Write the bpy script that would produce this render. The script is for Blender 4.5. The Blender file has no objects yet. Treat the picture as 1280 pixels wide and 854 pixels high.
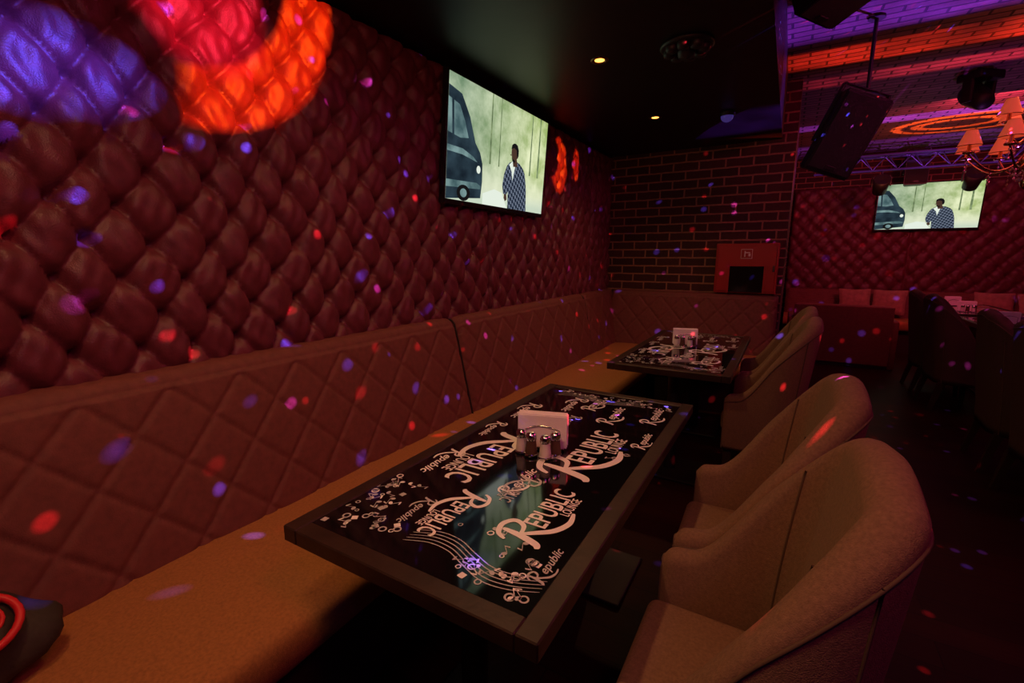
import bpy, bmesh, math, random
import numpy as np
from mathutils import Vector, Matrix, Euler
random.seed(7); np.random.seed(7)
S=bpy.context.scene
S.view_settings.view_transform='Standard'
COL=S.collection
pi=math.pi
WX=-1.87   # tufted wall plane
BY=5.25    # brick wall plane
FY=9.6     # far wall plane
CZ=3.0; DZ=2.5

# ------------------------------------------------------------------ materials
class NT:
    def __init__(s,nt): s.nt=nt
    def n(s,t,**k):
        x=s.nt.nodes.new(t)
        for a,b in k.items(): setattr(x,a,b)
        return x
    def l(s,a,b): s.nt.links.new(a,b)
    def m(s,op,a,b=None,c=None,clamp=False):
        x=s.nt.nodes.new('ShaderNodeMath'); x.operation=op; x.use_clamp=clamp
        for i,v in enumerate((a,b,c)):
            if v is None: continue
            if isinstance(v,(int,float)): x.inputs[i].default_value=v
            else: s.l(v,x.inputs[i])
        return x.outputs[0]
    def mix(s,f,a,b,blend='MIX'):
        x=s.nt.nodes.new('ShaderNodeMix'); x.data_type='RGBA'; x.blend_type=blend
        for i,v in ((0,f),(6,a),(7,b)):
            if isinstance(v,(int,float)): x.inputs[i].default_value=v
            elif isinstance(v,tuple): x.inputs[i].default_value=(v+(1,))[:4]
            else: s.l(v,x.inputs[i])
        return x.outputs[2]
def mat(name,base=(.5,.5,.5),rough=.5,metal=0,emit=None,estr=0,sheen=0,coat=0,noise=0,nscale=20,bump=0,bscale=60,spec=None):
    m=bpy.data.materials.new(name); m.use_nodes=True
    t=NT(m.node_tree); b=m.node_tree.nodes['Principled BSDF']
    b.inputs['Base Color'].default_value=(*base,1); b.inputs['Roughness'].default_value=rough; b.inputs['Metallic'].default_value=metal
    if spec is not None: b.inputs['Specular IOR Level'].default_value=spec
    if emit: b.inputs['Emission Color'].default_value=(*emit,1); b.inputs['Emission Strength'].default_value=estr
    if sheen: b.inputs['Sheen Weight'].default_value=sheen; b.inputs['Sheen Roughness'].default_value=.45; b.inputs['Sheen Tint'].default_value=(*[min(1,c*2.5+.06) for c in base],1)
    if coat: b.inputs['Coat Weight'].default_value=coat; b.inputs['Coat Roughness'].default_value=.05
    tc=t.n('ShaderNodeTexCoord')
    if noise:
        nz=t.n('ShaderNodeTexNoise'); nz.inputs['Scale'].default_value=nscale; nz.inputs['Detail'].default_value=6
        t.l(tc.outputs['Object'],nz.inputs['Vector'])
        f=t.m('MULTIPLY_ADD',nz.outputs['Fac'],2.2,-.6,clamp=True)
        c=t.mix(f,tuple(x*(1-noise) for x in base),tuple(min(1,x*(1+noise)) for x in base))
        t.l(c,b.inputs['Base Color'])
    if bump:
        nz=t.n('ShaderNodeTexNoise'); nz.inputs['Scale'].default_value=bscale; nz.inputs['Detail'].default_value=3
        t.l(tc.outputs['Object'],nz.inputs['Vector'])
        bp=t.n('ShaderNodeBump'); bp.inputs['Strength'].default_value=bump; bp.inputs['Distance'].default_value=.004
        t.l(nz.outputs['Fac'],bp.inputs['Height']); t.l(bp.outputs['Normal'],b.inputs['Normal'])
    return m
def brick_mat(name,ax,c1,c2,mortar,bw=.25,rh=.088,ms=.009,rough=.75):
    m=bpy.data.materials.new(name); m.use_nodes=True
    t=NT(m.node_tree); b=m.node_tree.nodes['Principled BSDF']
    tc=t.n('ShaderNodeTexCoord'); sp=t.n('ShaderNodeSeparateXYZ'); cb=t.n('ShaderNodeCombineXYZ')
    t.l(tc.outputs['Object'],sp.inputs[0]); t.l(sp.outputs[ax[0]],cb.inputs[0]); t.l(sp.outputs[ax[1]],cb.inputs[1])
    wn=t.n('ShaderNodeTexNoise'); wn.inputs['Scale'].default_value=9; t.l(tc.outputs['Object'],wn.inputs['Vector'])
    ad=t.n('ShaderNodeVectorMath',operation='MULTIPLY_ADD'); ad.inputs[1].default_value=(.012,.012,0); t.l(wn.outputs['Color'],ad.inputs[0]); t.l(cb.outputs[0],ad.inputs[2])
    br=t.n('ShaderNodeTexBrick'); t.l(ad.outputs[0],br.inputs['Vector'])
    br.inputs['Scale'].default_value=1; br.inputs['Brick Width'].default_value=bw; br.inputs['Row Height'].default_value=rh
    br.inputs['Mortar Size'].default_value=ms; br.inputs['Mortar Smooth'].default_value=.25; br.inputs['Bias'].default_value=0
    br.inputs['Color1'].default_value=(*c1,1); br.inputs['Color2'].default_value=(*c2,1); br.inputs['Mortar'].default_value=(*mortar,1)
    nz=t.n('ShaderNodeTexNoise'); nz.inputs['Scale'].default_value=35; nz.inputs['Detail'].default_value=6; t.l(tc.outputs['Object'],nz.inputs['Vector'])
    c=t.mix(.55,br.outputs['Color'],nz.outputs['Fac'],'MULTIPLY')
    t.l(c,b.inputs['Base Color']); b.inputs['Roughness'].default_value=rough
    h=t.m('SUBTRACT',t.m('MULTIPLY',nz.outputs['Fac'],.35),br.outputs['Fac'])
    bp=t.n('ShaderNodeBump'); bp.inputs['Strength'].default_value=.9; bp.inputs['Distance'].default_value=.012
    t.l(h,bp.inputs['Height']); t.l(bp.outputs['Normal'],b.inputs['Normal'])
    return m
M={}
M['brick']=brick_mat('brick_wall_xz',(0,2),(.10,.026,.018),(.055,.017,.013),(.50,.25,.15))
M['brick_side']=brick_mat('brick_wall_yz',(1,2),(.10,.026,.018),(.055,.017,.013),(.50,.25,.15))
M['brick_ceil']=brick_mat('brick_ceiling',(0,1),(.34,.18,.20),(.2,.1,.12),(.03,.015,.02))
M['velvet']=mat('tufted_velvet',(.128,.022,.036),.46,sheen=.3,noise=.25,nscale=30,bump=.35,bscale=240,spec=.5)
M['bench']=mat('quilted_suede',(.160,.046,.036),.72,sheen=.15,noise=.18,nscale=40,bump=.3,bscale=300)
M['seam_shade']=mat('bench_seam_shade',(.020,.008,.007),.8)  # near-black colour of a tube standing in for shade in the seam grooves
M['seat']=mat('bench_seat_fabric',(.36,.150,.042),.85,sheen=.1,noise=.2,nscale=120,bump=.5,bscale=420)
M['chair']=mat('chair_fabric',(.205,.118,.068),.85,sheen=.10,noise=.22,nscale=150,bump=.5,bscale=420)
M['chair_shaded']=mat('chair_fabric_shaded',(.075,.034,.026),.85,sheen=.1,noise=.22,nscale=150,bump=.5,bscale=420)  # same chair fabric, dimness of the far end put into its colour
M['pipe']=mat('piping_fabric',(.10,.06,.035),.8)
M['leg']=mat('dark_wood_leg',(.035,.018,.012),.4,noise=.3,nscale=15)
M['base']=mat('bench_base_dark',(.03,.014,.01),.6)
M['tframe']=mat('table_frame_wood',(.028,.015,.010),.38,noise=.35,nscale=18,bump=.15)
M['ttop']=mat('table_top_print',(.005,.005,.006),.06,coat=.4)
M['tprint']=mat('table_print_ivory',(.92,.94,.92),.12)
M['tprint2']=mat('table_print_grey',(.52,.54,.54),.12)
M['black']=mat('black_metal',(.008,.008,.008),.5)
M['blackp']=mat('black_plastic',(.012,.012,.013),.5,bump=.1)
M['grill']=mat('speaker_grille',(.016,.016,.017),.55,metal=.2,bump=.9,bscale=500)
M['chrome']=mat('chrome',(.75,.75,.75),.15,metal=1)
M['brass']=mat('brass',(.75,.5,.22),.25,metal=1)
M['paper']=mat('napkin_paper',(.94,.94,.94),.8,bump=.2,bscale=90)
M['salt']=mat('salt_white',(.8,.78,.74),.7)
M['pepper']=mat('ground_pepper',(.10,.05,.03),.8)
M['red']=mat('red_painted_metal',(.34,.010,.010),.4)
M['darkglass']=mat('dark_glass',(.01,.008,.008),.08)
M['white']=mat('white_print',(.8,.75,.72),.6)
M['ceil']=mat('dark_ceiling_paint',(.007,.008,.007),.45,bump=.15,bscale=12,spec=.35)
M['plain']=mat('dark_wall_paint',(.05,.02,.02),.8)
M['spot']=mat('spot_bulb',(1,.6,.2),.4,emit=(1,.34,.05),estr=5)
M['trim']=mat('spot_ring',(.25,.14,.06),.3,metal=.8)
M['dome']=mat('camera_dome',(.03,.03,.12),.1,emit=(.25,.15,.9),estr=.12)
M['crystal']=mat('crystal',(.9,.6,.5),.08,metal=.6)
M['shade']=mat('lamp_shade',(.55,.14,.08),.7,emit=(1,.12,.045),estr=.34)
M['pinkp']=mat('cushion_fabric',(.36,.17,.13),.85,noise=.3,nscale=14)
M['bag']=mat('bag_fabric',(.03,.024,.016),.7,noise=.3,bump=.5,bscale=50)
M['bagred']=mat('bag_red_trim',(.65,.02,.03),.4)
M['tvb']=mat('tv_bezel',(.012,.012,.014),.22)
M['alu']=mat('truss_aluminium',(.08,.07,.10),.45,metal=.7)
def emis(name,c,s=1):
    m=bpy.data.materials.new(name); m.use_nodes=True; nt=m.node_tree; nt.nodes.clear(); t=NT(nt)
    o=t.n('ShaderNodeOutputMaterial'); e=t.n('ShaderNodeEmission'); e.inputs[0].default_value=(*c,1); e.inputs[1].default_value=s
    t.l(e.outputs[0],o.inputs[0]); return m,t,e
def emis_var(name,c1,c2,scale):
    m,t,e=emis(name,c1,1); tc=t.n('ShaderNodeTexCoord'); nz=t.n('ShaderNodeTexNoise'); nz.inputs['Scale'].default_value=scale; nz.inputs['Detail'].default_value=4
    t.l(tc.outputs['Object'],nz.inputs['Vector']); t.l(t.mix(t.m('MULTIPLY_ADD',nz.outputs['Fac'],3,-1,clamp=True),c1,c2),e.inputs[0]); return m
def screen_bg():
    m,t,e=emis('tv_picture_background',(1,1,1),1.0)
    tc=t.n('ShaderNodeTexCoord'); sp=t.n('ShaderNodeSeparateXYZ'); t.l(tc.outputs['Object'],sp.inputs[0])
    nz=t.n('ShaderNodeTexNoise'); nz.inputs['Scale'].default_value=4.5; nz.inputs['Detail'].default_value=6; nz.inputs['Roughness'].default_value=.62; t.l(tc.outputs['Object'],nz.inputs['Vector'])
    f=t.m('MULTIPLY_ADD',nz.outputs['Fac'],3.2,-1.15,clamp=True)
    f2=t.m('MULTIPLY_ADD',sp.outputs[0],1.1,.5,clamp=True)
    c=t.mix(f,(.34,.46,.15),(.84,.90,.56)); c=t.mix(f2,t.mix(f,(.16,.26,.15),(.50,.60,.42)),c)
    low=t.m('MULTIPLY_ADD',sp.outputs[2],-5,-.3,clamp=True)
    c=t.mix(t.m('MULTIPLY',low,.85),c,(.84,.88,.66))
    grass=t.m('MULTIPLY_ADD',sp.outputs[2],-12,-2.6,clamp=True)
    c=t.mix(t.m('MULTIPLY',grass,.6),c,(.46,.60,.50))
    t.l(c,e.inputs[0]); return m
M['scr']=screen_bg()
M['tv_dark']=emis_var('tv_picture_car',(.008,.014,.022),(.03,.055,.075),7)
M['tv_mid']=emis_var('tv_picture_glass',(.05,.10,.11),(.20,.32,.32),9)
M['tv_light']=emis('tv_picture_bright',(.78,.86,.75),1)[0]
M['tv_trunk']=emis_var('tv_picture_tree',(.10,.15,.07),(.25,.33,.16),20)
M['tv_skin']=emis('tv_picture_skin',(.07,.035,.024),1)[0]
M['tv_hair']=emis('tv_picture_hair',(.008,.007,.008),1)[0]
def plaid():
    m,t,e=emis('tv_picture_shirt',(.1,.1,.15),1)
    tc=t.n('ShaderNodeTexCoord'); mp=t.n('ShaderNodeMapping'); mp.inputs['Rotation'].default_value=(0,.3,0); t.l(tc.outputs['Object'],mp.inputs[0])
    ck=t.n('ShaderNodeTexChecker'); ck.inputs['Scale'].default_value=44; t.l(mp.outputs[0],ck.inputs[0])
    ck.inputs[1].default_value=(.012,.018,.035,1); ck.inputs[2].default_value=(.13,.16,.22,1); t.l(ck.outputs[0],e.inputs[0]); return m
M['tv_shirt']=plaid()
def floor_mat():
    m=bpy.data.materials.new('wood_floor'); m.use_nodes=True; t=NT(m.node_tree); b=m.node_tree.nodes['Principled BSDF']
    tc=t.n('ShaderNodeTexCoord'); br=t.n('ShaderNodeTexBrick'); t.l(tc.outputs['Object'],br.inputs['Vector'])
    br.inputs['Scale'].default_value=1; br.inputs['Brick Width'].default_value=1.2; br.inputs['Row Height'].default_value=.14; br.inputs['Mortar Size'].default_value=.002
    br.inputs['Color1'].default_value=(.040,.009,.006,1); br.inputs['Color2'].default_value=(.022,.006,.004,1); br.inputs['Mortar'].default_value=(.006,.003,.002,1)
    mp=t.n('ShaderNodeMapping'); mp.inputs['Scale'].default_value=(2,25,1); t.l(tc.outputs['Object'],mp.inputs[0])
    nz=t.n('ShaderNodeTexNoise'); nz.inputs['Scale'].default_value=3; nz.inputs['Detail'].default_value=6; t.l(mp.outputs[0],nz.inputs['Vector'])
    c=t.mix(.6,br.outputs['Color'],nz.outputs['Fac'],'MULTIPLY'); t.l(c,b.inputs['Base Color']); b.inputs['Roughness'].default_value=.45; b.inputs['Specular IOR Level'].default_value=.12
    return m
M['floor']=floor_mat()

# ------------------------------------------------------------------ builder
class B:
    def __init__(s): s.v=[]; s.f=[]; s.mi=[]; s.sm=[]; s.mats=[]
    def mid(s,k):
        if k not in s.mats: s.mats.append(k)
        return s.mats.index(k)
    def add(s,vs,fs,k,smooth=True,M4=None):
        o=len(s.v)
        if M4 is not None: vs=[tuple(M4@Vector(v)) for v in vs]
        s.v.extend([tuple(v) for v in vs]); i=s.mid(k)
        for f in fs: s.f.append(tuple(o+a for a in f)); s.mi.append(i); s.sm.append(smooth)
    def bm(s,bm,k,smooth,M4=None):
        bm.verts.ensure_lookup_table()
        for i,v in enumerate(bm.verts): v.index=i
        s.add([v.co[:] for v in bm.verts],[[v.index for v in f.verts] for f in bm.faces],k,smooth,M4); bm.free()
    def box(s,c,d,k,bev=0,seg=2,M4=None,smooth=None):
        b=bmesh.new(); bmesh.ops.create_cube(b,size=1)
        for v in b.verts: v.co=Vector((v.co.x*d[0]+c[0],v.co.y*d[1]+c[1],v.co.z*d[2]+c[2]))
        if bev: bmesh.ops.bevel(b,geom=b.edges[:],offset=bev,segments=seg,profile=.5,affect='EDGES')
        s.bm(b,k,(bev>0.012) if smooth is None else smooth,M4)
    def cyl(s,p0,p1,r0,r1,k,n=20,M4=None,caps=True):
        p0=Vector(p0);p1=Vector(p1);d=(p1-p0)
        q=d.to_track_quat('Z','Y'); vs=[];fs=[]
        for p,r in ((p0,r0),(p1,r1)):
            for i in range(n):
                a=2*pi*i/n; vs.append(p+q@Vector((r*math.cos(a),r*math.sin(a),0)))
        for i in range(n): j=(i+1)%n; fs.append((i,j,n+j,n+i))
        s.add(vs,fs,k,True,M4)
        if caps: s.add(vs[:n],[tuple(range(n))[::-1]],k,False,M4); s.add(vs[n:],[tuple(range(n))],k,False,M4)
    def lathe(s,prof,k,n=24,c=(0,0,0),M4=None):
        vs=[];fs=[]
        for r,z in prof:
            for i in range(n):
                a=2*pi*i/n; vs.append((c[0]+r*math.cos(a),c[1]+r*math.sin(a),c[2]+z))
        for j in range(len(prof)-1):
            for i in range(n):
                i2=(i+1)%n; fs.append((j*n+i,j*n+i2,(j+1)*n+i2,(j+1)*n+i))
        s.add(vs,fs,k,True,M4)
    def tube(s,pts,r,k,n=8,closed=False,M4=None):
        pts=[Vector(p) for p in pts]; vs=[];fs=[];N=len(pts)
        for i,p in enumerate(pts):
            a=pts[i-1] if (i>0 or closed) else p; b=pts[(i+1)%N] if (i<N-1 or closed) else p
            q=(b-a).normalized(); up=Vector((0,0,1)) if abs(q.z)<.95 else Vector((1,0,0))
            e1=q.cross(up).normalized(); e2=q.cross(e1)
            rr=r[i] if isinstance(r,(list,tuple)) else r
            for j in range(n):
                t=2*pi*j/n; vs.append(p+e1*rr*math.cos(t)+e2*rr*math.sin(t))
        for i in range(N if closed else N-1):
            i2=(i+1)%N
            for j in range(n):
                j2=(j+1)%n; fs.append((i*n+j,i*n+j2,i2*n+j2,i2*n+j))
        if not closed: fs.append(tuple(range(n))); fs.append(tuple((N-1)*n+j for j in range(n))[::-1])
        s.add(vs,fs,k,True,M4)
    def sph(s,c,r,k,M4=None,u=16,v=10,sc=(1,1,1)):
        b=bmesh.new(); bmesh.ops.create_uvsphere(b,u_segments=u,v_segments=v,radius=r)
        for x in b.verts: x.co=Vector((x.co.x*sc[0]+c[0],x.co.y*sc[1]+c[1],x.co.z*sc[2]+c[2]))
        s.bm(b,k,True,M4)
    def poly(s,pts,k,M4=None): s.add(pts,[tuple(range(len(pts)))],k,False,M4)
    def grid(s,P,k,smooth=True):
        n,m=P.shape[:2]; idx=np.arange(n*m).reshape(n,m)
        f=np.stack([idx[:-1,:-1],idx[1:,:-1],idx[1:,1:],idx[:-1,1:]],-1).reshape(-1,4)
        s.add(P.reshape(-1,3).tolist(),f.tolist(),k,smooth)
    def mesh(s,name):
        me=bpy.data.meshes.new(name); me.from_pydata(s.v,[],s.f)
        for k in s.mats: me.materials.append(M[k])
        me.polygons.foreach_set('material_index',s.mi); me.polygons.foreach_set('use_smooth',s.sm); me.update(); return me
    def obj(s,name,loc=(0,0,0),rot=(0,0,0)):
        o=bpy.data.objects.new(name,s.mesh(name)); o.location=loc; o.rotation_euler=rot; COL.objects.link(o); return o
def inst(name,me,loc,rot=(0,0,0),scale=1):
    o=bpy.data.objects.new(name,me); o.location=loc; o.rotation_euler=rot; o.scale=(scale,)*3; COL.objects.link(o); return o

# ------------------------------------------------------------------ room shell
XR=4.6; YN=-2.6
def shell(name,c,d,k):
    b=B(); b.box(c,d,k); return b.obj(name)
shell('floor',((WX-.2+XR)/2,(YN+FY)/2,-.05),(XR-WX+.2,FY-YN,.1),'floor')
shell('ceiling',((-.16+XR)/2,(YN+FY)/2,CZ+.05),(XR+.16,FY-YN,.1),'brick_ceil')
shell('wall_left',(WX-.1,(YN+BY)/2,1.5),(.2,BY-YN,3),'plain')
shell('wall_right',(XR+.05,(YN+FY)/2,1.5),(.1,FY-YN,3),'brick_side')
shell('wall_near',((WX+XR)/2,YN-.05,1.5),(XR-WX,.1,3),'plain')
shell('wall_far',((-.2+XR)/2,FY+.05,1.5),(XR+.2,.1,3),'brick')
b=B(); b.box(((WX-.2-.04)/2,BY+.1,1.5),(WX*-1+.2-.04,.2,3),'brick'); b.obj('wall_back')
shell('wall_return',(-.12,(BY+.2+FY)/2,1.5),(.16,FY-BY-.2,3),'brick_side')
b=B(); b.box(((WX-.16)/2,(YN+BY)/2,(DZ+CZ)/2+.05),(-.16-WX,BY-YN,CZ-DZ+.1),'ceil'); b.obj('ceiling_dropped')

# ------------------------------------------------------------------ tufted panels
def tuft(u,z,du,dz,D):
    a=u/du+z/dz; c=u/du-z/dz
    s=np.abs(np.sin(pi*a)); t=np.abs(np.sin(pi*c))
    r=np.sqrt(s*s+t*t); m=np.minimum(s,t)
    # deep funnel at every button + narrow pleats joining the buttons + slight pillow
    return D*(.72*(1-np.exp(-(r/.40)**1.05))+.19*(1-np.exp(-m/.14))+.09*np.sqrt(s*t))
def tuft_panel(name,u0,u1,z0,z1,fn,step,seams=(),du=.165,dz=.225,D=.090):
    us=np.arange(u0,u1+step/2,step); zs=np.arange(z0,z1+step/2,step)
    U,Z=np.meshgrid(us,zs,indexing='ij')
    Uj=U+.012*np.sin(Z*9+U*3)+.008*np.sin(U*14-Z*5); Zj=Z+.010*np.sin(U*8+1)
    H=tuft(Uj,Zj,du,dz,D)
    H+= .005*np.sin(U*31+Z*17)*np.sin(Z*23-U*9)+.003*np.sin(U*70+Z*22)*np.sin(Z*41)+.0025*np.sin(U*120+np.sin(Z*30)*2)
    for s_ in seams: H*=1-.9*np.exp(-((U-s_)/.012)**2)
    e=np.minimum(np.minimum(U-u0,u1-U),np.minimum(Z-z0,z1-Z)); H*=1-np.exp(-np.clip(e,0,9)/.012)
    b=B(); b.grid(fn(U,Z,H+.012),'velvet')
    return b.obj(name)
tuft_panel('upholstered_tufted_panel',-1.6,BY-.005,.98,DZ-.005,lambda U,Z,H:np.stack([WX+H,U,Z],-1),.009,seams=(2.72,4.62))
tuft_panel('upholstered_tufted_panel',-.03,4.4,.80,2.53,lambda U,Z,H:np.stack([U,FY-H,Z],-1),.02,seams=(1.6,3.0),du=.22,dz=.25)

# ------------------------------------------------------------------ benches
def bench_run(b,s0,s1,fn,seams,back_top=1.05,seat_s0=None,seat_s1=None,step=.009):
    prof=[]; nf=70
    for i in range(nf+1):
        t=i/nf; prof.append((.285-.13*t,.42+(back_top-.05-.42)*t,1.0,t))
    for i in range(1,11):
        a=pi/2*i/10; prof.append((.105+.05*math.cos(a),back_top-.05+.05*math.sin(a),0,1))
    prof.append((.06,back_top+.002,0,1)); prof.append((.004,back_top-.01,0,1)); prof.append((.004,.42,0,0))
    pr=np.array(prof); n=len(prof)
    ss=np.arange(s0,s1+step/2,step)
    SS=np.repeat(ss[:,None],n,1); d=np.repeat(pr[None,:,0],len(ss),0); z=np.repeat(pr[None,:,1],len(ss),0); w=np.repeat(pr[None,:,2],len(ss),0)
    a=SS/.23+z/.25; c=SS/.23-z/.25
    ga=np.abs(a-np.round(a))*.2; gc=np.abs(c-np.round(c))*.2; g=np.minimum(ga,gc)
    H=.013*(1-np.exp(-(g/.007)))
    H=np.where((w>0)&(z<back_top-.05),H,.012*np.clip((back_top+.01-z)/.06,0,1)*w)*np.clip((z-.42)/.05,0,1)
    seam=np.zeros_like(H)
    for q in list(seams)+[s0,s1]: seam+=np.exp(-np.abs(SS-q)/.022)
    body=(d>.05)
    d=d+H*.97-np.clip(seam,0,1)*.05*body; z2=z+H*.2-np.clip(seam,0,1)*.03*(z>back_top-.10)
    b.grid(fn(SS,d,z2),'bench')
    for q in seams: b.tube([tuple(fn(np.array(q),np.array(x[0]-.016),np.array(x[1]-(.014 if x[1]>back_top-.08 else 0)))) for x in prof[:-3:2]],.006,'seam_shade',6)
    for q in (s0,s1):
        pts=[tuple(fn(np.array(q),np.array(x[0]-(.05 if x[0]>.05 else 0)),np.array(x[1]-(.03 if x[1]>back_top-.1 else 0)))) for x in prof]; b.poly(pts,'bench')
    a0=s0 if seat_s0 is None else seat_s0; a1=s1 if seat_s1 is None else seat_s1
    sp=[(.20,.33),(.20,.47)]
    for i in range(0,14): sp.append((.24+.55*i/13,.47+.012*math.sin(pi*i/13)))
    for i in range(1,9):
        t=pi*i/9; sp.append((.80+.05*math.sin(t)**.7,.40+.07*math.cos(t)))
    sp.append((.78,.33))
    sa=np.array(sp); ss=np.arange(a0,a1+.0125,.025)
    S2=np.repeat(ss[:,None],len(sp),1); d2=np.repeat(sa[None,:,0],len(ss),0); z3=np.repeat(sa[None,:,1],len(ss),0).copy()
    sm=np.zeros_like(z3)
    for q in seams: sm+=np.exp(-np.abs(S2-q)/.02)
    z3=z3-sm*.02*(z3>.42); z3+=.003*np.sin(S2*9+d2*7)
    b.grid(fn(S2,d2,z3),'seat')
    for q in (a0,a1): b.poly([tuple(fn(np.array(q),np.array(x[0]),np.array(x[1]))) for x in sp],'seat')
    p0=fn(np.array(a0),np.array(.004),np.array(0.)); p1=fn(np.array(a1),np.array(.77),np.array(.345))
    c=(p0+p1)/2; dd=np.abs(p1-p0); b.box(tuple(c),tuple(dd),'base')
b=B()
fnL=lambda s,d,z:np.stack(np.broadcast_arrays(WX+d,s,z),-1)
fnB=lambda s,d,z:np.stack(np.broadcast_arrays(s,BY-d,z),-1)
bench_run(b,-1.5,BY-.01,fnL,(-.1,2.25,4.35))
bench_run(b,WX+.16,-.05,fnB,(),seat_s0=-1.04)
b.obj('banquette_bench')
b=B(); bench_run(b,.0,4.0,lambda s,d,z:np.stack(np.broadcast_arrays(s,FY-.11-d,z),-1),(1.3,2.7),back_top=.88,step=.03); b.obj('banquette_bench')
b=B(); bench_run(b,.12,1.18,lambda s,d,z:np.stack(np.broadcast_arrays(s,7.3+d,z),-1),(),back_top=.80,step=.02)
b.box((.65,7.285,.42),(1.06,.03,.75),'bench',.012); 
for sx in(.09,1.21): b.box((sx,7.62,.31),(.07,.68,.62),'bench',.02)
b.obj('booth_sofa')

# ------------------------------------------------------------------ tables
def text_mesh(s,size,shear=0):
    cu=bpy.data.curves.new('t','FONT'); cu.body=s; cu.size=size; cu.shear=shear; cu.align_x='LEFT'; cu.resolution_u=3
    cu.offset=size*.014
    o=bpy.data.objects.new('t',cu); COL.objects.link(o); bpy.context.view_layer.update()
    me=bpy.data.meshes.new_from_object(o.evaluated_get(bpy.context.evaluated_depsgraph_get()))
    vs=[v.co[:] for v in me.vertices]; fs=[tuple(p.vertices) for p in me.polygons]
    bpy.data.objects.remove(o); bpy.data.curves.remove(cu); bpy.data.meshes.remove(me); return vs,fs
TXT={}
def catmull(P,n=8):
    P=[Vector((p[0],p[1])) for p in P]; Q=[P[0]]+P+[P[-1]]; out=[]
    for i in range(1,len(Q)-2):
        for j in range(n):
            t=j/n; a,b_,c,d=Q[i-1],Q[i],Q[i+1],Q[i+2]
            out.append(.5*((2*b_)+(c-a)*t+(2*a-5*b_+4*c-d)*t*t+(3*b_-a-3*c+d)*t**3))
    out.append(P[-1]); return out
def ribbon(b,P,w,k,M4,z=0):
    C=catmull(P); N=len(C); vs=[]; 
    for i,p in enumerate(C):
        t=(C[min(i+1,N-1)]-C[max(i-1,0)]); t=t.normalized() if t.length>0 else Vector((1,0)); n=Vector((-t.y,t.x))
        ww=w*(.35+.65*math.sin(pi*min(1,max(0,i/(N-1))))**.6)
        vs+=[(p.x+n.x*ww/2,p.y+n.y*ww/2,z),(p.x-n.x*ww/2,p.y-n.y*ww/2,z)]
    b.add(vs,[(2*i,2*i+2,2*i+3,2*i+1) for i in range(N-1)],k,False,M4)
def logoR(b,M4,s,k='tprint'):
    def q(L): return [(x*s,y*s) for x,y in L]
    ribbon(b,q([(.30,1.0),(.24,.5),(.12,.05),(-.02,-.05)]),.19*s,k,M4)
    ribbon(b,q([(-.05,.75),(.10,1.0),(.45,1.10),(.72,.92),(.62,.62),(.28,.52)]),.15*s,k,M4,.0001)
    ribbon(b,q([(.30,.52),(.50,.25),(.80,-.10),(1.25,-.28),(1.7,-.2)]),.17*s,k,M4,.0002)
def logo(b,x,y,ang,s,k='tprint',word='EPUBLIC',sub='LOUNGE'):
    M4=Matrix.Translation((x,y,.0008))@Matrix.Rotation(ang,4,'Z')
    logoR(b,M4,s,k)
    for (w,sz,ox,oy) in ((word,.62*s,.72*s,.14*s),(sub,.26*s,1.5*s,-.14*s)):
        key=(w,)
        if key not in TXT: TXT[key]=text_mesh(w,1.0)
        vs,fs=TXT[key]; vs=[(v[0]*sz*.85+ox,v[1]*sz*1.35+oy,0) for v in vs]
        b.add(vs,fs,k,False,M4)
def script_word(b,x,y,ang,s,k='tprint'):
    M4=Matrix.Translation((x,y,.0007))@Matrix.Rotation(ang,4,'Z'); logoR(b,M4,s*.9,k)
    if 'sc' not in TXT: TXT['sc']=text_mesh('epublic',1.0,shear=.4)
    vs,fs=TXT['sc']; b.add([(v[0]*.8*s+.75*s,v[1]*.8*s+.15*s,0) for v in vs],fs,k,False,M4)
def note(b,x,y,a,s,k):
    M4=Matrix.Translation((x,y,.0007))@Matrix.Rotation(a,4,'Z')
    b.poly([(.3*s*math.cos(t*pi/5),.22*s*math.sin(t*pi/5),0) for t in range(10)],k,M4)
    b.poly([(.24*s,0,0),(.30*s,0,0),(.30*s,1.1*s,0),(.24*s,1.1*s,0)],k,M4)
    b.poly([(.30*s,1.1*s,0),(.7*s,.85*s,0),(.7*s,.65*s,0),(.30*s,.9*s,0)],k,M4)
def ring(b,x,y,r,k):
    n=14; vs=[]
    for i in range(n):
        a=2*pi*i/n
        vs+=[(x+r*math.cos(a),y+r*math.sin(a),.0007),(x+r*.62*math.cos(a),y+r*.62*math.sin(a),.0007)]
    b.add(vs,[(2*i,(2*i+2)%(2*n),(2*i+3)%(2*n),2*i+1) for i in range(n)],k,False)
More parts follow.
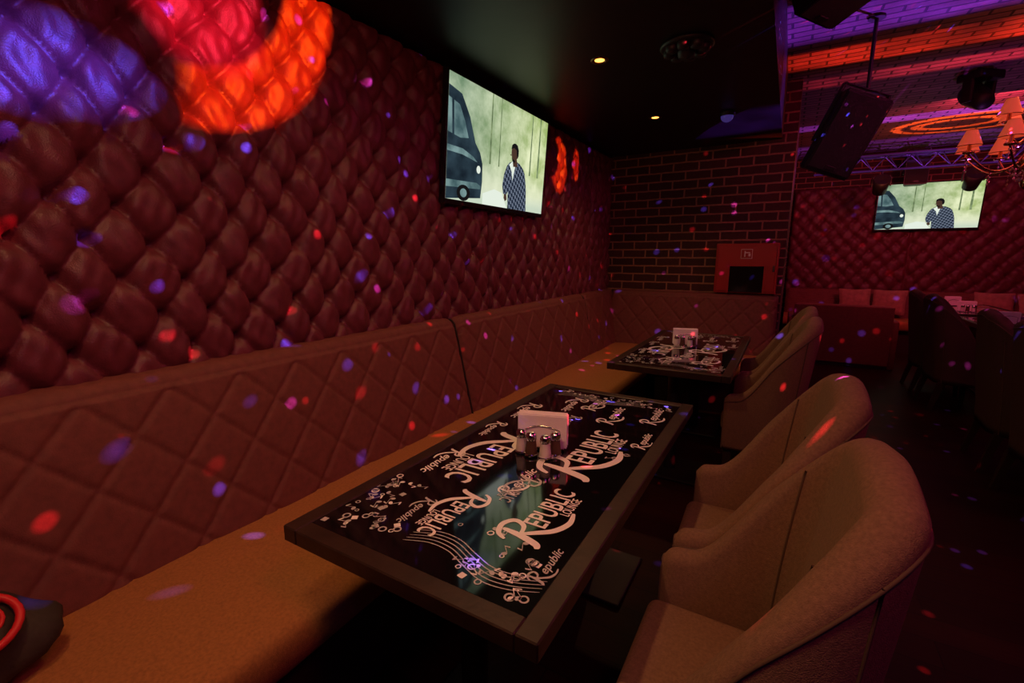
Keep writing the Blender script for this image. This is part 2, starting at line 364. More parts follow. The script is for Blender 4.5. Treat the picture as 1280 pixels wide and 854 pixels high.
def make_table():
    b=B(); W=.714; L=1.52; fr=.048; T=.76
    for sx in (-1,1): b.box((sx*(W/2-fr/2),0,T-.02),(fr,L,.042),'tframe',.003,1)
    for sy in (-1,1): b.box((0,sy*(L/2-fr/2),T-.0205),(W-2*fr,fr,.041),'tframe',.003,1)
    b.box((0,0,T-.021),(W-2*fr,L-2*fr,.038),'ttop')
    bb=B(); R=pi/2
    logo(bb,.20,-.16,R,.155); logo(bb,.225,-.52,R,.105); script_word(bb,.27,.42,R,.066); script_word(bb,.295,.16,R,.05)
    script_word(bb,.12,.34,R,.072); script_word(bb,-.02,.10,R,.055,'tprint2'); script_word(bb,.06,-.34,R,.055); logo(bb,.0,.46,R,.06,'tprint')
    script_word(bb,.295,-.62,R,.040,'tprint2')
    logo(bb,-.20,.05,-R,.150)
    logo(bb,-.07,-.38,-R,.085); logo(bb,.03,-.22,-R,.06,'tprint2')
    script_word(bb,-.28,-.17,-R,.060); script_word(bb,-.29,.42,-R,.066); script_word(bb,-.14,.60,-R,.066,'tprint'); script_word(bb,-.29,.14,-R,.05,'tprint')
    script_word(bb,-.14,-.47,-R,.042,'tprint2'); script_word(bb,-.06,.36,-R,.05,'tprint2')
    rnd=random.Random(3)
    for cx0,cx1,cy0,cy1,n in ((-.30,-.20,-.69,-.40,34),(-.2,-.1,-.69,-.60,10),(.10,.30,-.69,-.56,24),(-.1,.30,.62,.69,26),(.22,.30,.02,.10,5),(-.30,-.05,.62,.69,16),(-.06,.3,-.53,-.49,5)):
        for i in range(n):
            x=rnd.uniform(cx0,cx1); y=rnd.uniform(cy0,cy1); q=rnd.random(); k=rnd.choice(['tprint','tprint2'])
            if q<.35: ring(bb,x,y,rnd.uniform(.006,.012),k)
            elif q<.8: note(bb,x,y,rnd.uniform(0,6),.026,k)
            else:
                s=.008; a=rnd.uniform(0,3); M4=Matrix.Translation((x,y,.0007))@Matrix.Rotation(a,4,'Z'); bb.poly([(-s,-s,0),(s,-s,0),(s,s,0),(-s,s,0)],k,M4)
    for j in range(5):
        ribbon(bb,[(-.06+.06*i,-.65+.012*j+.025*math.sin(i*1.1),) for i in range(7)],.003,'tprint2',Matrix.Translation((0,0,.0005)))
        ribbon(bb,[(-.25+.07*i,.60+.012*j+.02*math.sin(i*1.3),) for i in range(7)],.003,'tprint2',Matrix.Translation((0,0,.0005)))
    lx=W/2-fr-.002; ly=L/2-fr-.002
    for v_i,v in enumerate(bb.v): bb.v[v_i]=(max(-lx,min(lx,v[0])),max(-ly,min(ly,v[1])),v[2]+T-.002)
    for k_i,f in enumerate(bb.f): b.add([bb.v[i] for i in f],[tuple(range(len(f)))],bb.mats[bb.mi[k_i]],False)
    for sy in (-.45,.45):
        b.box((0,sy,.01),(.40,.36,.02),'black',.006,2); b.cyl((0,sy,.02),(0,sy,.70),.038,.038,'black'); b.box((0,sy,.71),(.36,.3,.02),'black',.003,1)
    return b.mesh('restaurant_table')
tm=make_table()
T1=(-.669,1.377); T2=(-.575,3.52)
for x,y in (T1,T2,(2.0,4.25),(2.0,6.2),(2.05,8.0)): inst('restaurant_table',tm,(x,y,0))

def make_napkin():
    b=B()
    b.box((0,0,.004),(.15,.055,.008),'chrome',.002,1)
    for sx in (-.06,.06):
        for sy in(-.024,.024): b.cyl((sx,sy,.005),(sx,sy,.07),.0022,.0022,'chrome',8)
    for sy in(-.024,.024): b.tube([(-.06,sy,.07),(-.03,sy,.082),(0,sy,.086),(.03,sy,.082),(.06,sy,.07)],.0022,'chrome',6)
    for i in range(9):
        y=-.018+.0045*i; b.box((random.uniform(-.004,.004),y,.066+random.uniform(-.003,.004)),(.17,.0028,.112),'paper',.0006,1,M4=Matrix.Rotation(random.uniform(-.03,.03),4,'X'))
    return b.mesh('napkin_holder')
nm=make_napkin()
def make_shaker(fill):
    b=B(); b.lathe([(0,0),(.019,0),(.021,.004),(.018,.03),(.016,.055),(.0175,.06)],fill,16)
    b.lathe([(.0185,.056),(.0185,.07),(.015,.078),(.006,.082),(0,.082)],'chrome',16); b.lathe([(0,.001),(.0225,.001),(.0225,.006),(.019,.010)],'chrome',16)
    return b.mesh('condiment_shaker')
s1=make_shaker('salt'); s2=make_shaker('pepper')
TZ=.7605
def setting(x,y,r=0.0,sh=True):
    inst('napkin_holder',nm,(x,y,TZ),(0,0,r))
    if sh:
        for i,(dx,dy,m_) in enumerate(((-.028,-.080,s2),(.022,-.095,s1),(-.065,-.060,s1),(.050,-.060,s2))):
            c,s_=math.cos(r),math.sin(r); inst('condiment_shaker',m_,(x+dx*c-dy*s_,y+dx*s_+dy*c,TZ+.001))
setting(-.685,1.38,.30); setting(-.62,3.62,.3); setting(1.9,7.6,.2); setting(1.9,6.35,.2,False); setting(1.95,8.4,.3,False)

# ------------------------------------------------------------------ chairs
def sstep(x): x=max(0,min(1,x)); return x*x*(3-2*x)
def make_chair(fab,nm_):
    b=B()
    w=.247; xf=-.25; xb=.092; rc=.115
    path=[]
    n1=20
    for i in range(n1): path.append((xf+(xb-rc-xf)*i/n1,-w))
    for i in range(14): a=-pi/2+pi/2*i/14; path.append((xb-rc+rc*math.cos(a),-w+rc+rc*math.sin(a)))
    for i in range(11): path.append((xb,-(w-rc)+2*(w-rc)*i/10))
    for i in range(1,15): a=pi/2*i/14; path.append((xb-rc+rc*math.cos(a),w-rc+rc*math.sin(a)))
    for i in range(1,n1+1): path.append((xb-rc-(xb-rc-xf)*i/n1,w))
    N=len(path); P=[Vector((x,y,0)) for x,y in path]
    L=[0]
    for i in range(1,N): L.append(L[-1]+(P[i]-P[i-1]).length)
    rings=[]; tops=[]
    for i in range(N):
        t=(P[min(i+1,N-1)]-P[max(i-1,0)]).normalized(); nrm=Vector((t.y,-t.x,0))
        e=min(L[i],L[-1]-L[i]); tot=L[-1]/2
        f=sstep((e-.07)/.31)
        T=.61+.03*min(1,e/.2)+.405*f+.030*sstep((e-.3)/(tot-.3))
        th=(.072+.012*f)*(1-.45*max(0,1-e/.03)**2)
        T-=.025*max(0,1-e/.03)**2
        lw=sstep((e-.10)/.30)
        def pt(off,z):
            ln=.068*lw*max(0,(z-.38)/.65)**1.25
            p=P[i]+nrm*off; return Vector((p.x+ln,p.y*(1-.05*sstep((z-.7)/.4)),z))
        r=[]
        for k in range(13): z=.36+(T-th/2-.36)*k/12; bulge=.012*math.sin(pi*k/12); r.append(pt(-th/2-bulge,z))
        for k in range(1,8): a=pi*k/8; r.append(pt(-th/2*math.cos(a),T-th/2+th/2*math.sin(a)))
        for k in range(13): z=T-th/2+(.27-(T-th/2))*k/12; r.append(pt(th/2+.010*math.sin(pi*k/12)-.016*(k/12),z))
        rings.append(r); tops.append(pt(th/2+.001,T-th/2-.004))
    n=len(rings[0]); vs=[p for r in rings for p in r]; fs=[]
    for i in range(N-1):
        for j in range(n): j2=(j+1)%n; fs.append((i*n+j,i*n+j2,(i+1)*n+j2,(i+1)*n+j))
    b.add(vs,fs,fab); b.add(rings[0],[tuple(range(n))],fab,False); b.add(rings[-1],[tuple(range(n))[::-1]],fab,False)
    b.tube(tops,.0036,'pipe',6)
    for q in (0,-1): b.tube([rings[q][k] for k in range(0,n,2)],.0032,'pipe',6)
    for q in (n1+7,N-n1-8): b.tube([rings[q][k]+Vector((0.001,0,0)) for k in range(20,n)],.003,'pipe',6)
    for q in (n1+5,N-n1-6): b.tube([rings[q][k]+Vector((-.0005,0,0)) for k in range(2,14)],.0028,'pipe',6)
    bm=bmesh.new(); bmesh.ops.create_cube(bm,size=1)
    for v in bm.verts: v.co=Vector((v.co.x*.35-.098,v.co.y*.415,v.co.z*.12+.425))
    bmesh.ops.bevel(bm,geom=bm.edges[:],offset=.032,segments=4,profile=.5,affect='EDGES')
    b.bm(bm,fab,True)
    b.box((-.07,0,.315),(.33,.44,.11),fab,.012,2)
    for sx,sy in ((-1,-1),(-1,1),(1,-1),(1,1)):
        x=-.215 if sx<0 else .07; y=sy*.212; dx=-.01 if sx<0 else .06
        vs=[];
        for z,h,o in ((.28,.024,0),(0.0,.015,1)):
            for ax,ay in((-1,-1),(1,-1),(1,1),(-1,1)): vs.append((x+o*dx+ax*h,y+ay*h,z))
        b.add(vs,[(0,1,5,4),(1,2,6,5),(2,3,7,6),(3,0,4,7),(4,5,6,7),(3,2,1,0)],'leg',False)
    return b.mesh(nm_)
cm=make_chair('chair','dining_chair'); cd=make_chair('chair_shaded','shaded_dining_chair')
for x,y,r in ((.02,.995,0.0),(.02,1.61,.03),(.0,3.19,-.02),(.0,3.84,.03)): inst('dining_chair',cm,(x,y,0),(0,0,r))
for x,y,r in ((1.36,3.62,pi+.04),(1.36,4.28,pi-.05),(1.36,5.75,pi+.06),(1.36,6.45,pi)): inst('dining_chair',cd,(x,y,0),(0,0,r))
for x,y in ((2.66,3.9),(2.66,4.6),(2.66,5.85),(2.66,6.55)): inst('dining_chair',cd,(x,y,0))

# ------------------------------------------------------------------ televisions
def make_tv():
    b=B(); W=1.235; H=.71
    b.box((0,.0,0),(W,.035,H),'tvb',.004,2)
    b.box((0,.025,-.02),(W*.6,.03,H*.6),'tvb',.01,2)
    w=W/2-.014; h0=-H/2+.028; h1=H/2-.014; y=-.0185
    b.poly([(-w,y,h0),(w,y,h0),(w,y,h1),(-w,y,h1)],'scr')
    def P(u,v): return (-w+2*w*u, h1-(h1-h0)*v)
    def sh(L,k,dy): b.poly([(P(u,v)[0],y-dy,P(u,v)[1]) for u,v in L][::-1],k)
    # distant trees
    for u0,wd in ((.36,.010),(.45,.007),(.80,.010),(.90,.014)): sh([(u0,.0),(u0+wd,.0),(u0+wd*1.3,.62),(u0-wd*.3,.62)],'tv_trunk',.0002)
    # parked car at left: body, windscreen, bonnet, lamp, bumper, wheel
    sh([(0,.10),(.10,.13),(.17,.28),(.225,.48),(.27,.55),(.295,.64),(.30,.80),(.29,.95),(.0,1.0)],'tv_dark',.0004)
    sh([(0,.19),(.085,.22),(.13,.33),(.165,.46),(.10,.48),(.0,.46)],'tv_mid',.0008)
    sh([(.025,.20),(.04,.20),(.05,.47),(.035,.47)],'tv_dark',.0010)
    sh([(.0,.56),(.12,.56),(.21,.60),(.25,.64),(.12,.61),(0,.61)],'tv_mid',.0008)
    hl=[(.262+.018*math.cos(2*pi*i/12),.70+.035*math.sin(2*pi*i/12)) for i in range(12)]; sh(hl,'tv_light',.0010)
    sh([(.0,.84),(.25,.82),(.285,.84),(.285,.87),(.0,.90)],'tv_mid',.0009)
    wh=[(.14+.055*math.cos(2*pi*i/20),.93+.07*math.sin(2*pi*i/20)) for i in range(20)]; sh(wh,'tv_hair',.0012)
    wh=[(.14+.028*math.cos(2*pi*i/16),.93+.038*math.sin(2*pi*i/16)) for i in range(16)]; sh(wh,'tv_mid',.0014)
    sh([(.31,.90),(.42,.84),(.50,.86),(.56,1.0),(.31,1.0)],'tv_light',.0003)
    def e(L): return [(.63+(u-.63)*1.25,1-(1-v)*1.08) for u,v in L]
    sh(e([(.555,.62),(.575,.585),(.60,.565),(.635,.555),(.665,.565),(.70,.60),(.72,.64),(.735,.72),(.745,.80),(.755,1.0),(.58,1.0),(.575,.85),(.55,.80)]),'tv_shirt',.0012)
    sh(e([(.575,.60),(.60,.565),(.635,.555),(.625,.63),(.61,.74),(.60,.66)]),'tv_light',.0013)
    sh(e([(.555,.62),(.535,.70),(.525,.80),(.535,.87),(.56,.89),(.58,.83),(.580,.70)]),'tv_shirt',.0014)
    sh(e([(.545,.87),(.565,.88),(.570,.92),(.555,.94),(.542,.91)]),'tv_skin',.0015)
    hd=[(.617+.029*math.cos(2*pi*i/20)*(1-.15*math.sin(2*pi*i/20)),.49+.078*math.sin(2*pi*i/20)) for i in range(20)]
    sh(e(hd),'tv_skin',.0016); sh(e([(.60,.54),(.64,.54),(.65,.60),(.61,.61)]),'tv_skin',.0015)
    sh(e([(.588,.50),(.578,.512),(.588,.522)]),'tv_skin',.0016)
    sh(e([(.585,.46),(.590,.42),(.605,.402),(.622,.398),(.640,.41),(.652,.45),(.652,.50),(.645,.53),(.636,.50),(.632,.455),(.61,.44)]),'tv_hair',.0018)
    sh(e([(.592,.53),(.605,.545),(.625,.55),(.62,.575),(.600,.565)]),'tv_hair',.0018)
    return b.mesh('television')
tv=make_tv()
inst('television',tv,(WX+.145,2.79,2.075),(math.radians(4.5),0,pi/2))
inst('television',tv,(1.72,FY-.15,2.16),(math.radians(3),0,0))

# ------------------------------------------------------------------ fire cabinet
b=B(); x0,x1=-.635,-.085; zc0,zc1=1.06,1.54; yb=BY
b.box(((x0+x1)/2,yb-.075,(zc0+zc1)/2),(x1-x0,.15,zc1-zc0),'red',.006,2)
b.box(((x0+x1)/2,yb-.155,(zc0+zc1)/2),(x1-x0-.04,.012,zc1-zc0-.04),'red',.003,1)
b.box((-.35,yb-.163,1.20),(.30,.008,.26),'darkglass',.002,1)
b.box((-.35,yb-.169,1.332),(.32,.008,.02),'red'); 
for sx in(-.51,-.19): b.box((sx,yb-.169,1.2),(.02,.008,.28),'red')
b.box((-.36,yb-.163,1.44),(.10,.004,.09),'white'); b.box((-.36,yb-.166,1.44),(.092,.004,.082),'red')
b.box((-.375,yb-.169,1.44),(.010,.003,.055),'white'); b.box((-.35,yb-.169,1.452),(.04,.003,.010),'white'); b.box((-.335,yb-.169,1.43),(.018,.003,.025),'white')
b.box((-.12,yb-.168,1.3),(.02,.02,.06),'chrome',.003,1)
b.obj('fire_hose_cabinet')

# ------------------------------------------------------------------ ceiling fixtures
def spotfix():
    b=B(); b.lathe([(.028,.012),(.030,-.002),(.046,-.006),(.050,-.002),(.050,.0)],'trim',28); b.lathe([(0,-.001),(.027,-.001)],'spot',24); return b.mesh('ceiling_downlight')
sf=spotfix()
for y in (.16,1.43,2.70,3.97): inst('ceiling_downlight',sf,(-1.02,y,DZ))
b=B()
b.lathe([(0,0),(.13,0),(.135,-.012),(.12,-.02),(.0,-.02)],'black',28)
for i in range(8):
    a=i*pi/4; b.lathe([(.0,-.05),(.028,-.047),(.034,-.03),(.03,-.012)],'blackp',12,c=(.085*math.cos(a),.085*math.sin(a),0))
b.lathe([(0,-.07),(.04,-.06),(.05,-.02)],'blackp',16)
b.obj('ceiling_air_diffuser',(-.56,2.74,DZ))  # dark round air diffuser under the dropped ceiling
b=B(); b.lathe([(.055,0),(.058,-.02),(.05,-.03)],'blackp',24); b.sph((0,0,-.03),.046,'dome',sc=(1,1,.9)); b.obj('dome_security_camera',(-.51,4.11,DZ))

def make_speaker():
    b=B(); bm=bmesh.new(); bmesh.ops.create_cube(bm,size=1)
    for v in bm.verts:
        k=.72 if v.co.y>0 else 1.0
        v.co=Vector((v.co.x*.34*k,v.co.y*.30,v.co.z*.58))
    bmesh.ops.bevel(bm,geom=bm.edges[:],offset=.012,segments=2,affect='EDGES'); b.bm(bm,'blackp',False)
    b.box((0,-.155,0),(.31,.012,.54),'grill',.005,1)
    b.box((0,-.163,-.24),(.08,.006,.03),'black',.002,1)
    for s_ in (-1,1): b.box((s_*.165,.0,.12),(.02,.05,.42),'black',.003,1)
    b.box((0,0,.33),(.34,.05,.012),'black',.003,1)
    return b.mesh('loudspeaker')
sp=make_speaker()
o=inst('loudspeaker',sp,(.235,4.25,2.27),(math.radians(14),math.radians(20),math.radians(20)),.92)
bpy.context.view_layer.update(); tp=o.matrix_world@Vector((0,0,.337))
inst('loudspeaker',sp,(.17,2.95,2.82),(math.radians(70),0,math.radians(60)),.95)
inst('loudspeaker',sp,(1.45,9.0,2.66),(0,0,0),.8)
b=B(); b.cyl((tp.x,tp.y,tp.z),(tp.x,tp.y,3.0),.012,.012,'black'); b.cyl((tp.x,tp.y,2.985),(tp.x,tp.y,3.0),.05,.05,'black'); b.obj('speaker_mount')

b=B()
b.box((0,0,-.035),(.26,.20,.07),'blackp',.012,2)
for s_ in(-1,1): b.box((s_*.115,0,-.15),(.03,.09,.20),'blackp',.012,2)
Mh=Matrix.Translation((0,0,-.20))@Matrix.Rotation(math.radians(-55),4,'X')@Matrix.Rotation(.3,4,'Y')
b.lathe([(0,-.14),(.06,-.14),(.075,-.10),(.09,0),(.095,.10),(.085,.135),(.08,.12)],'blackp',24,M4=Mh)
b.lathe([(0,.12),(.08,.12)],'darkglass',20,M4=Mh)
b.obj('moving_head_light',(1.30,5.9,CZ),(0,0,.7))
b=B()
Mh=Matrix.Rotation(.9,4,'X')
b.lathe([(0,-.12),(.08,-.12),(.09,.0),(.10,.12),(.095,.12),(.0,.10)],'blackp',20,M4=Mh); b.box((0,0,.12),(.22,.05,.02),'black'); b.cyl((0,0,.12),(0,0,.19),.012,.012,'black',8)
for s_ in(-1,1): b.box((s_*.105,0,.06),(.012,.05,.14),'black')
pm=b.mesh('par_can_light')
for x,y in ((1.02,8.56),(1.98,8.56)): inst('par_can_light',pm,(x,y,2.40))

b=B(); y0,z0=8.45,2.80; xs=np.arange(.2,4.4,.28)
for dy,dz in ((0,0),(.22,0),(.11,-.19)): b.tube([(.2,y0+dy,z0+dz),(4.4,y0+dy,z0+dz)],.016,'alu',8)
for i in range(len(xs)-1):
    xa,xb_=xs[i],xs[i+1]; xm=(xa+xb_)/2
    for dy in (0,.22): b.tube([(xa,y0+dy,z0),(xm,y0+.11,z0-.19),(xb_,y0+dy,z0)],.008,'alu',6)
    b.tube([(xa,y0,z0),(xb_,y0+.22,z0)],.008,'alu',6)
for x in (.5,2.2,4.0): b.tube([(x,y0+.11,z0),(x,y0+.11,CZ)],.008,'alu',6)
b.obj('lighting_truss')

# chandelier
b=B()
b.lathe([(0,0),(.07,0),(.06,-.03),(.012,-.05)],'brass',20,c=(0,0,.94))
b.tube([(0,0,.9),(0,0,.28)],.007,'brass',8)
b.lathe([(0,-.20),(.02,-.19),(.035,-.15),(.015,-.11),(.02,-.08),(.06,-.03),(.065,0),(.03,.05),(.018,.10),(.04,.16),(.03,.22),(.012,.29),(0,.30)],'brass',20)
def arm(a,R,zr,s):
    c,sn=math.cos(a),math.sin(a)
    pts=[]
    for t in np.linspace(0,1,14):
        r=.04+(R-.04)*t; z=zr-.10*math.sin(pi*t)*(1-.15*t)+.05*t
        pts.append((c*r,sn*r,z))
    b.tube(pts,.0065,'brass',8)
    x,y,z=pts[-1]
    b.lathe([(0,0),(.03,.004),(.034,.016),(.012,.02),(.010,.07),(0,.07)],'brass',14,c=(x,y,z))
    b.lathe([(.030*s,.155),(.066*s,.055)],'shade',20,c=(x,y,z)); b.lathe([(.0305*s,.157),(.0290*s,.153)],'brass',20,c=(x,y,z)); b.lathe([(.067*s,.056),(.064*s,.052)],'brass',20,c=(x,y,z))
    for q in range(3): 
        zz=z-.02-.028*q; b.lathe([(0,.012),(.008,0),(0,-.014)],'crystal',6,c=(x,y,zz))
    xm,ym,zm=pts[7]
    for q in range(3): b.lathe([(0,.012),(.008,0),(0,-.014)],'crystal',6,c=(xm,ym,zm-.02-.028*q))
for i in range(8): arm(i*pi/4+.2,.34,0,1.0)
for i in range(4): arm(i*pi/2+.5,.19,.17,.95)
for i in range(16):
    a=i*pi/8
    for q in range(3): b.lathe([(0,.012),(.009,0),(0,-.016)],'crystal',6,c=(.10*math.cos(a)*(1-.25*q),.10*math.sin(a)*(1-.25*q),-.06-.035*q))
b.obj('chandelier',(1.33,4.58,2.06))

def make_pillow():
    n=17; b=B(); 
    for sgn in(1,-1):
        P=np.zeros((n,n,3))
        for i in range(n):
            for j in range(n):
                u=i/(n-1)*2-1; v=j/(n-1)*2-1; h=((1-u*u)*(1-v*v))**.45
                P[i,j]=(u*.21*(1-.06*(1-abs(v))) ,sgn*.075*h,v*.2*(1-.06*(1-abs(u))))
        b.grid(P,'pinkp')
    return b.mesh('throw_pillow')
pmsh=make_pillow()
for x,r,rx in ((.95,.1,-.35),(1.38,-.2,-.4),(3.0,.1,-.4),(2.55,-.1,-.35)):
    inst('throw_pillow',pmsh,(x,FY-.50,.72),(rx,0,r))

b=B(); bm=bmesh.new(); bmesh.ops.create_icosphere(bm,subdivisions=4,radius=1)
for v in bm.verts:
    c=v.co; k=1+.10*math.sin(c.x*5+c.z*4)+.07*math.sin(c.y*8-c.z*3)+.03*math.sin(c.x*17)*math.sin(c.y*15)
    z=max(c.z,-.75)*.125*k+.105
    v.co=Vector((c.x*.155*k,c.y*.20*k,z))
b.bm(bm,'bag',True)
b.tube([(.06+.085*math.cos(t),.02+.11*math.sin(t),.205-.05*math.cos(t)) for t in np.linspace(0,2*pi,28)[:-1]],.011,'bagred',8,closed=True)
b.tube([(.06+.055*math.cos(t),.02+.075*math.sin(t),.21-.03*math.cos(t)) for t in np.linspace(0,2*pi,24)[:-1]],.006,'bagred',8,closed=True)
b.tube([(-.08,-.15,.17),(-.02,-.05,.25),(.0,.08,.23),(-.05,.16,.13)],.009,'bagred',8)
b.obj('handbag',(-1.47,.13,.485),(0,0,0)).scale=(.75,.75,.75)

# ------------------------------------------------------------------ lights
def light(name,kind,loc,energy,color,rot=(0,0,0),**k):
    l=bpy.data.lights.new(name,kind); l.energy=energy; l.color=color
    for a,v in k.items(): setattr(l,a,v)
    o=bpy.data.objects.new(name,l); o.location=loc; o.rotation_euler=rot; COL.objects.link(o); return o
def aim(o,t): o.rotation_euler=(Vector(t)-o.location).to_track_quat('-Z','Y').to_euler()
for i,y in enumerate((.16,1.43,2.70,3.97)):
    light('downlight_lamp','SPOT',(-1.02,y,DZ-.02),(25,19,15,24)[i],(1,.47,.20),spot_size=math.radians(130),spot_blend=1.0,shadow_soft_size=.03)
o=light('warm_fill','AREA',(-.5,.1,2.4),7,(1,.48,.22),size=.3); aim(o,(.1,1.4,.6))  # unseen fill added to warm the chairs, no fixture there
o=light('red_wall_fill','AREA',(.5,.3,2.45),6.5,(1,.07,.12),size=.3); aim(o,(WX,1.6,1.4))  # unseen area fill added to redden the tufted wall
o=light('magenta_wall_fill','AREA',(1.7,3.2,2.9),13,(1,.06,.26),size=.4); aim(o,(WX,3.6,1.6))  # added magenta fill for the deeper part of the wall, no fixture
o=light('violet_fill','AREA',(1.0,-.6,2.7),2.5,(.35,.12,1),size=.3); aim(o,(WX,1.4,1.4))  # weak violet fill added to cool the shadows on wall and bench
o=light('far_red_lamp','AREA',(1.6,6.6,2.7),22,(1,.08,.14),size=.6); aim(o,(1.6,9.6,1.9))
light('far_warm_lamp','POINT',(1.0,8.0,2.3),4,(1,.25,.1),shadow_soft_size=.1)
light('chandelier_lamp','POINT',(1.33,4.58,2.45),3,(1,.22,.1),shadow_soft_size=.15)

def gobo(name,loc,energy,build,kind='POINT',target=None):
    o=light(name,kind,loc,energy,(1,1,1),shadow_soft_size=0.0)
    if kind=='SPOT': o.data.spot_size=math.radians(165); o.data.spot_blend=0; aim(o,target)
    l=o.data; l.use_nodes=True; t=NT(l.node_tree); e=[n for n in l.node_tree.nodes if n.type=='EMISSION'][0]
    g=t.n('ShaderNodeNewGeometry'); sp_=t.n('ShaderNodeSeparateXYZ'); t.l(g.outputs['Incoming'],sp_.inputs[0])
    build(t,e,sp_,g); return o
def ell(t,Y,Z,cy,cz,ry,rz,k=8,rot=0):
    dy=t.m('DIVIDE',t.m('SUBTRACT',Y,cy),ry); dz=t.m('DIVIDE',t.m('SUBTRACT',Z,cz),rz)
    d=t.m('SQRT',t.m('ADD',t.m('MULTIPLY',dy,dy),t.m('MULTIPLY',dz,dz)))
    return t.m('MULTIPLY',t.m('SUBTRACT',1,d),k,clamp=True)
def addc(t,acc,mask,c):
    cm_=t.mix(mask,(0,0,0),c); return cm_ if acc is None else t.mix(1.0,acc,cm_,'ADD')
GX=.9
def wall_pat(t,e,sp_,g):
    dist=WX+.06-GX
    Y=t.m('MULTIPLY_ADD',t.m('DIVIDE',sp_.outputs[1],sp_.outputs[0]),dist,.95)
    Z=t.m('MULTIPLY_ADD',t.m('DIVIDE',sp_.outputs[2],sp_.outputs[0]),dist,2.42)
    side=t.m('GREATER_THAN',t.m('ABSOLUTE',sp_.outputs[0]),.3)
    outer=ell(t,Y,Z,.90,2.44,.62,.61,18); inner=ell(t,Y,Z,.83,2.50,.48,.48,18)
    arc=t.m('MULTIPLY',outer,t.m('SUBTRACT',1,inner)); arc=t.m('MULTIPLY',arc,t.m('MULTIPLY_ADD',Y,12,-10.2,clamp=True))
    red=ell(t,Y,Z,.97,2.26,.24,.25,3)
    blue=ell(t,Y,Z,.47,1.93,.36,.16,1.8)
    o1=t.m('MULTIPLY',ell(t,Y,Z,3.85,2.18,.17,.24,8),t.m('SUBTRACT',1,ell(t,Y,Z,3.70,2.24,.14,.18,8))); o2=ell(t,Y,Z,4.22,2.25,.08,.16,6)
    acc=addc(t,None,arc,(3.5,.30,.01)); acc=addc(t,acc,red,(2.6,.08,.20)); acc=addc(t,acc,blue,(.30,.26,3.4))
    acc=addc(t,acc,o1,(5.5,.6,.03)); acc=addc(t,acc,o2,(5,.4,.03))
    acc=t.mix(side,(0,0,0),acc)
    t.l(acc,e.inputs['Color']); e.inputs['Strength'].default_value=1
gobo('pattern_projector_lamp',(GX,.95,2.42),430,wall_pat,'SPOT',(-3,.95,2.42))
LX,LY,LZ=1.7,6.0,1.2
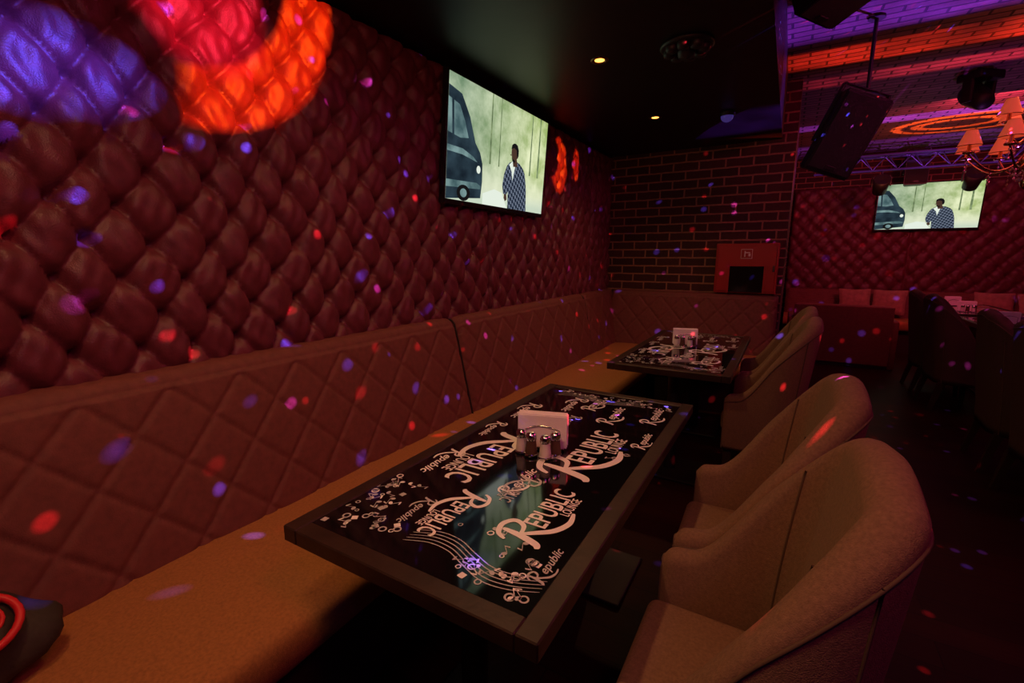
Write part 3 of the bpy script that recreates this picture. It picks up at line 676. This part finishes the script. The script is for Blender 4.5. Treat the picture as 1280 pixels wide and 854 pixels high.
def ceil_pat(t,e,sp_,g):
    h=CZ-LZ
    X=t.m('MULTIPLY_ADD',t.m('DIVIDE',sp_.outputs[0],sp_.outputs[2]),h,LX)
    Y=t.m('MULTIPLY_ADD',t.m('DIVIDE',sp_.outputs[1],sp_.outputs[2]),h,LY)
    nz=t.n('ShaderNodeTexNoise'); nz.inputs['Scale'].default_value=1.6; cb=t.n('ShaderNodeCombineXYZ'); t.l(X,cb.inputs[0]); t.l(Y,cb.inputs[1]); t.l(cb.outputs[0],nz.inputs['Vector'])
    nn=t.m('MULTIPLY_ADD',nz.outputs['Fac'],3,-.9,clamp=True)
    def band(c,w,s=0): return t.m('MULTIPLY',t.m('MULTIPLY_ADD',t.m('ABSOLUTE',t.m('SUBTRACT',Y,t.m('MULTIPLY_ADD',X,s,c))),-1/w,1,clamp=True),4,clamp=True)
    acc=addc(t,None,t.m('MULTIPLY',band(3.9,.60),t.m('MULTIPLY_ADD',nn,.9,.1)),(.9,.14,3.0))
    acc=addc(t,acc,t.m('MULTIPLY',band(4.85,.22,.03),t.m('MULTIPLY_ADD',nn,.9,.1)),(2.4,.11,.04))
    acc=addc(t,acc,t.m('MULTIPLY',band(5.5,.16),nn),(1.0,.06,.10))
    acc=addc(t,acc,band(6.3,1.2),(.035,.007,.045))
    acc=addc(t,acc,t.m('MULTIPLY',band(7.3,.16),t.m('MULTIPLY_ADD',nn,.6,.4)),(1.3,.25,3.0))
    acc=addc(t,acc,t.m('MULTIPLY',band(8.9,.5),t.m('MULTIPLY_ADD',nn,.6,.4)),(1.0,.2,2.4))
    r1=t.m('SUBTRACT',ell(t,X,Y,1.7,7.9,.75,.50,20),ell(t,X,Y,1.7,7.92,.65,.40,20)); r2=t.m('SUBTRACT',ell(t,X,Y,1.6,7.9,.45,.28,20),ell(t,X,Y,1.6,7.9,.33,.18,20))
    acc=addc(t,acc,t.m('MAXIMUM',r1,0.0),(6,.8,.08)); acc=addc(t,acc,t.m('MAXIMUM',r2,0.0),(6,.8,.08))
    up=t.m('GREATER_THAN',t.m('ABSOLUTE',sp_.outputs[2]),.42); acc=t.mix(up,(0,0,0),acc)
    t.l(acc,e.inputs['Color']); e.inputs['Strength'].default_value=1
gobo('ceiling_pattern_lamp',(LX,LY,LZ),330,ceil_pat,'SPOT',(LX,LY,5))
def dots(scale,th,seed,gain=1):
    def f(t,e,sp_,g):
        ad=t.n('ShaderNodeVectorMath',operation='ADD'); ad.inputs[1].default_value=(seed,seed*2,seed*3); t.l(g.outputs['Incoming'],ad.inputs[0])
        v=t.n('ShaderNodeTexVoronoi'); v.inputs['Scale'].default_value=scale; v.inputs['Randomness'].default_value=1; t.l(ad.outputs[0],v.inputs['Vector'])
        m_=t.m('MULTIPLY',t.m('SUBTRACT',th,v.outputs['Distance']),11,clamp=True)
        sc=t.n('ShaderNodeSeparateColor'); t.l(v.outputs['Color'],sc.inputs[0])
        m_=t.m('MULTIPLY',m_,t.m('GREATER_THAN',sc.outputs[2],.3))
        c=t.mix(t.m('GREATER_THAN',sc.outputs[0],.5),(1.0,.03,.05),(.22,.14,1.9))
        c=t.mix(t.m('GREATER_THAN',sc.outputs[1],.85),c,(.8,.08,.9))
        c=t.mix(m_,(0,0,0),c); t.l(c,e.inputs['Color']); e.inputs['Strength'].default_value=1
    return f
gobo('disco_ball_lamp',(.75,1.9,2.47),900,dots(21,.18,3.3))
gobo('disco_ball_lamp',(.9,3.6,2.9),800,dots(20,.17,7.1))

w=bpy.data.worlds.new('World'); S.world=w; w.use_nodes=True; w.node_tree.nodes['Background'].inputs[0].default_value=(.02,.006,.008,1); w.node_tree.nodes['Background'].inputs[1].default_value=.3

cam=bpy.data.cameras.new('camera'); co=bpy.data.objects.new('camera',cam); COL.objects.link(co)
cam.lens=16.3; cam.sensor_width=36; cam.clip_start=.05
co.location=(0,0,1.42); co.rotation_euler=(math.radians(90-10.45),0,math.radians(30.5)); S.camera=co
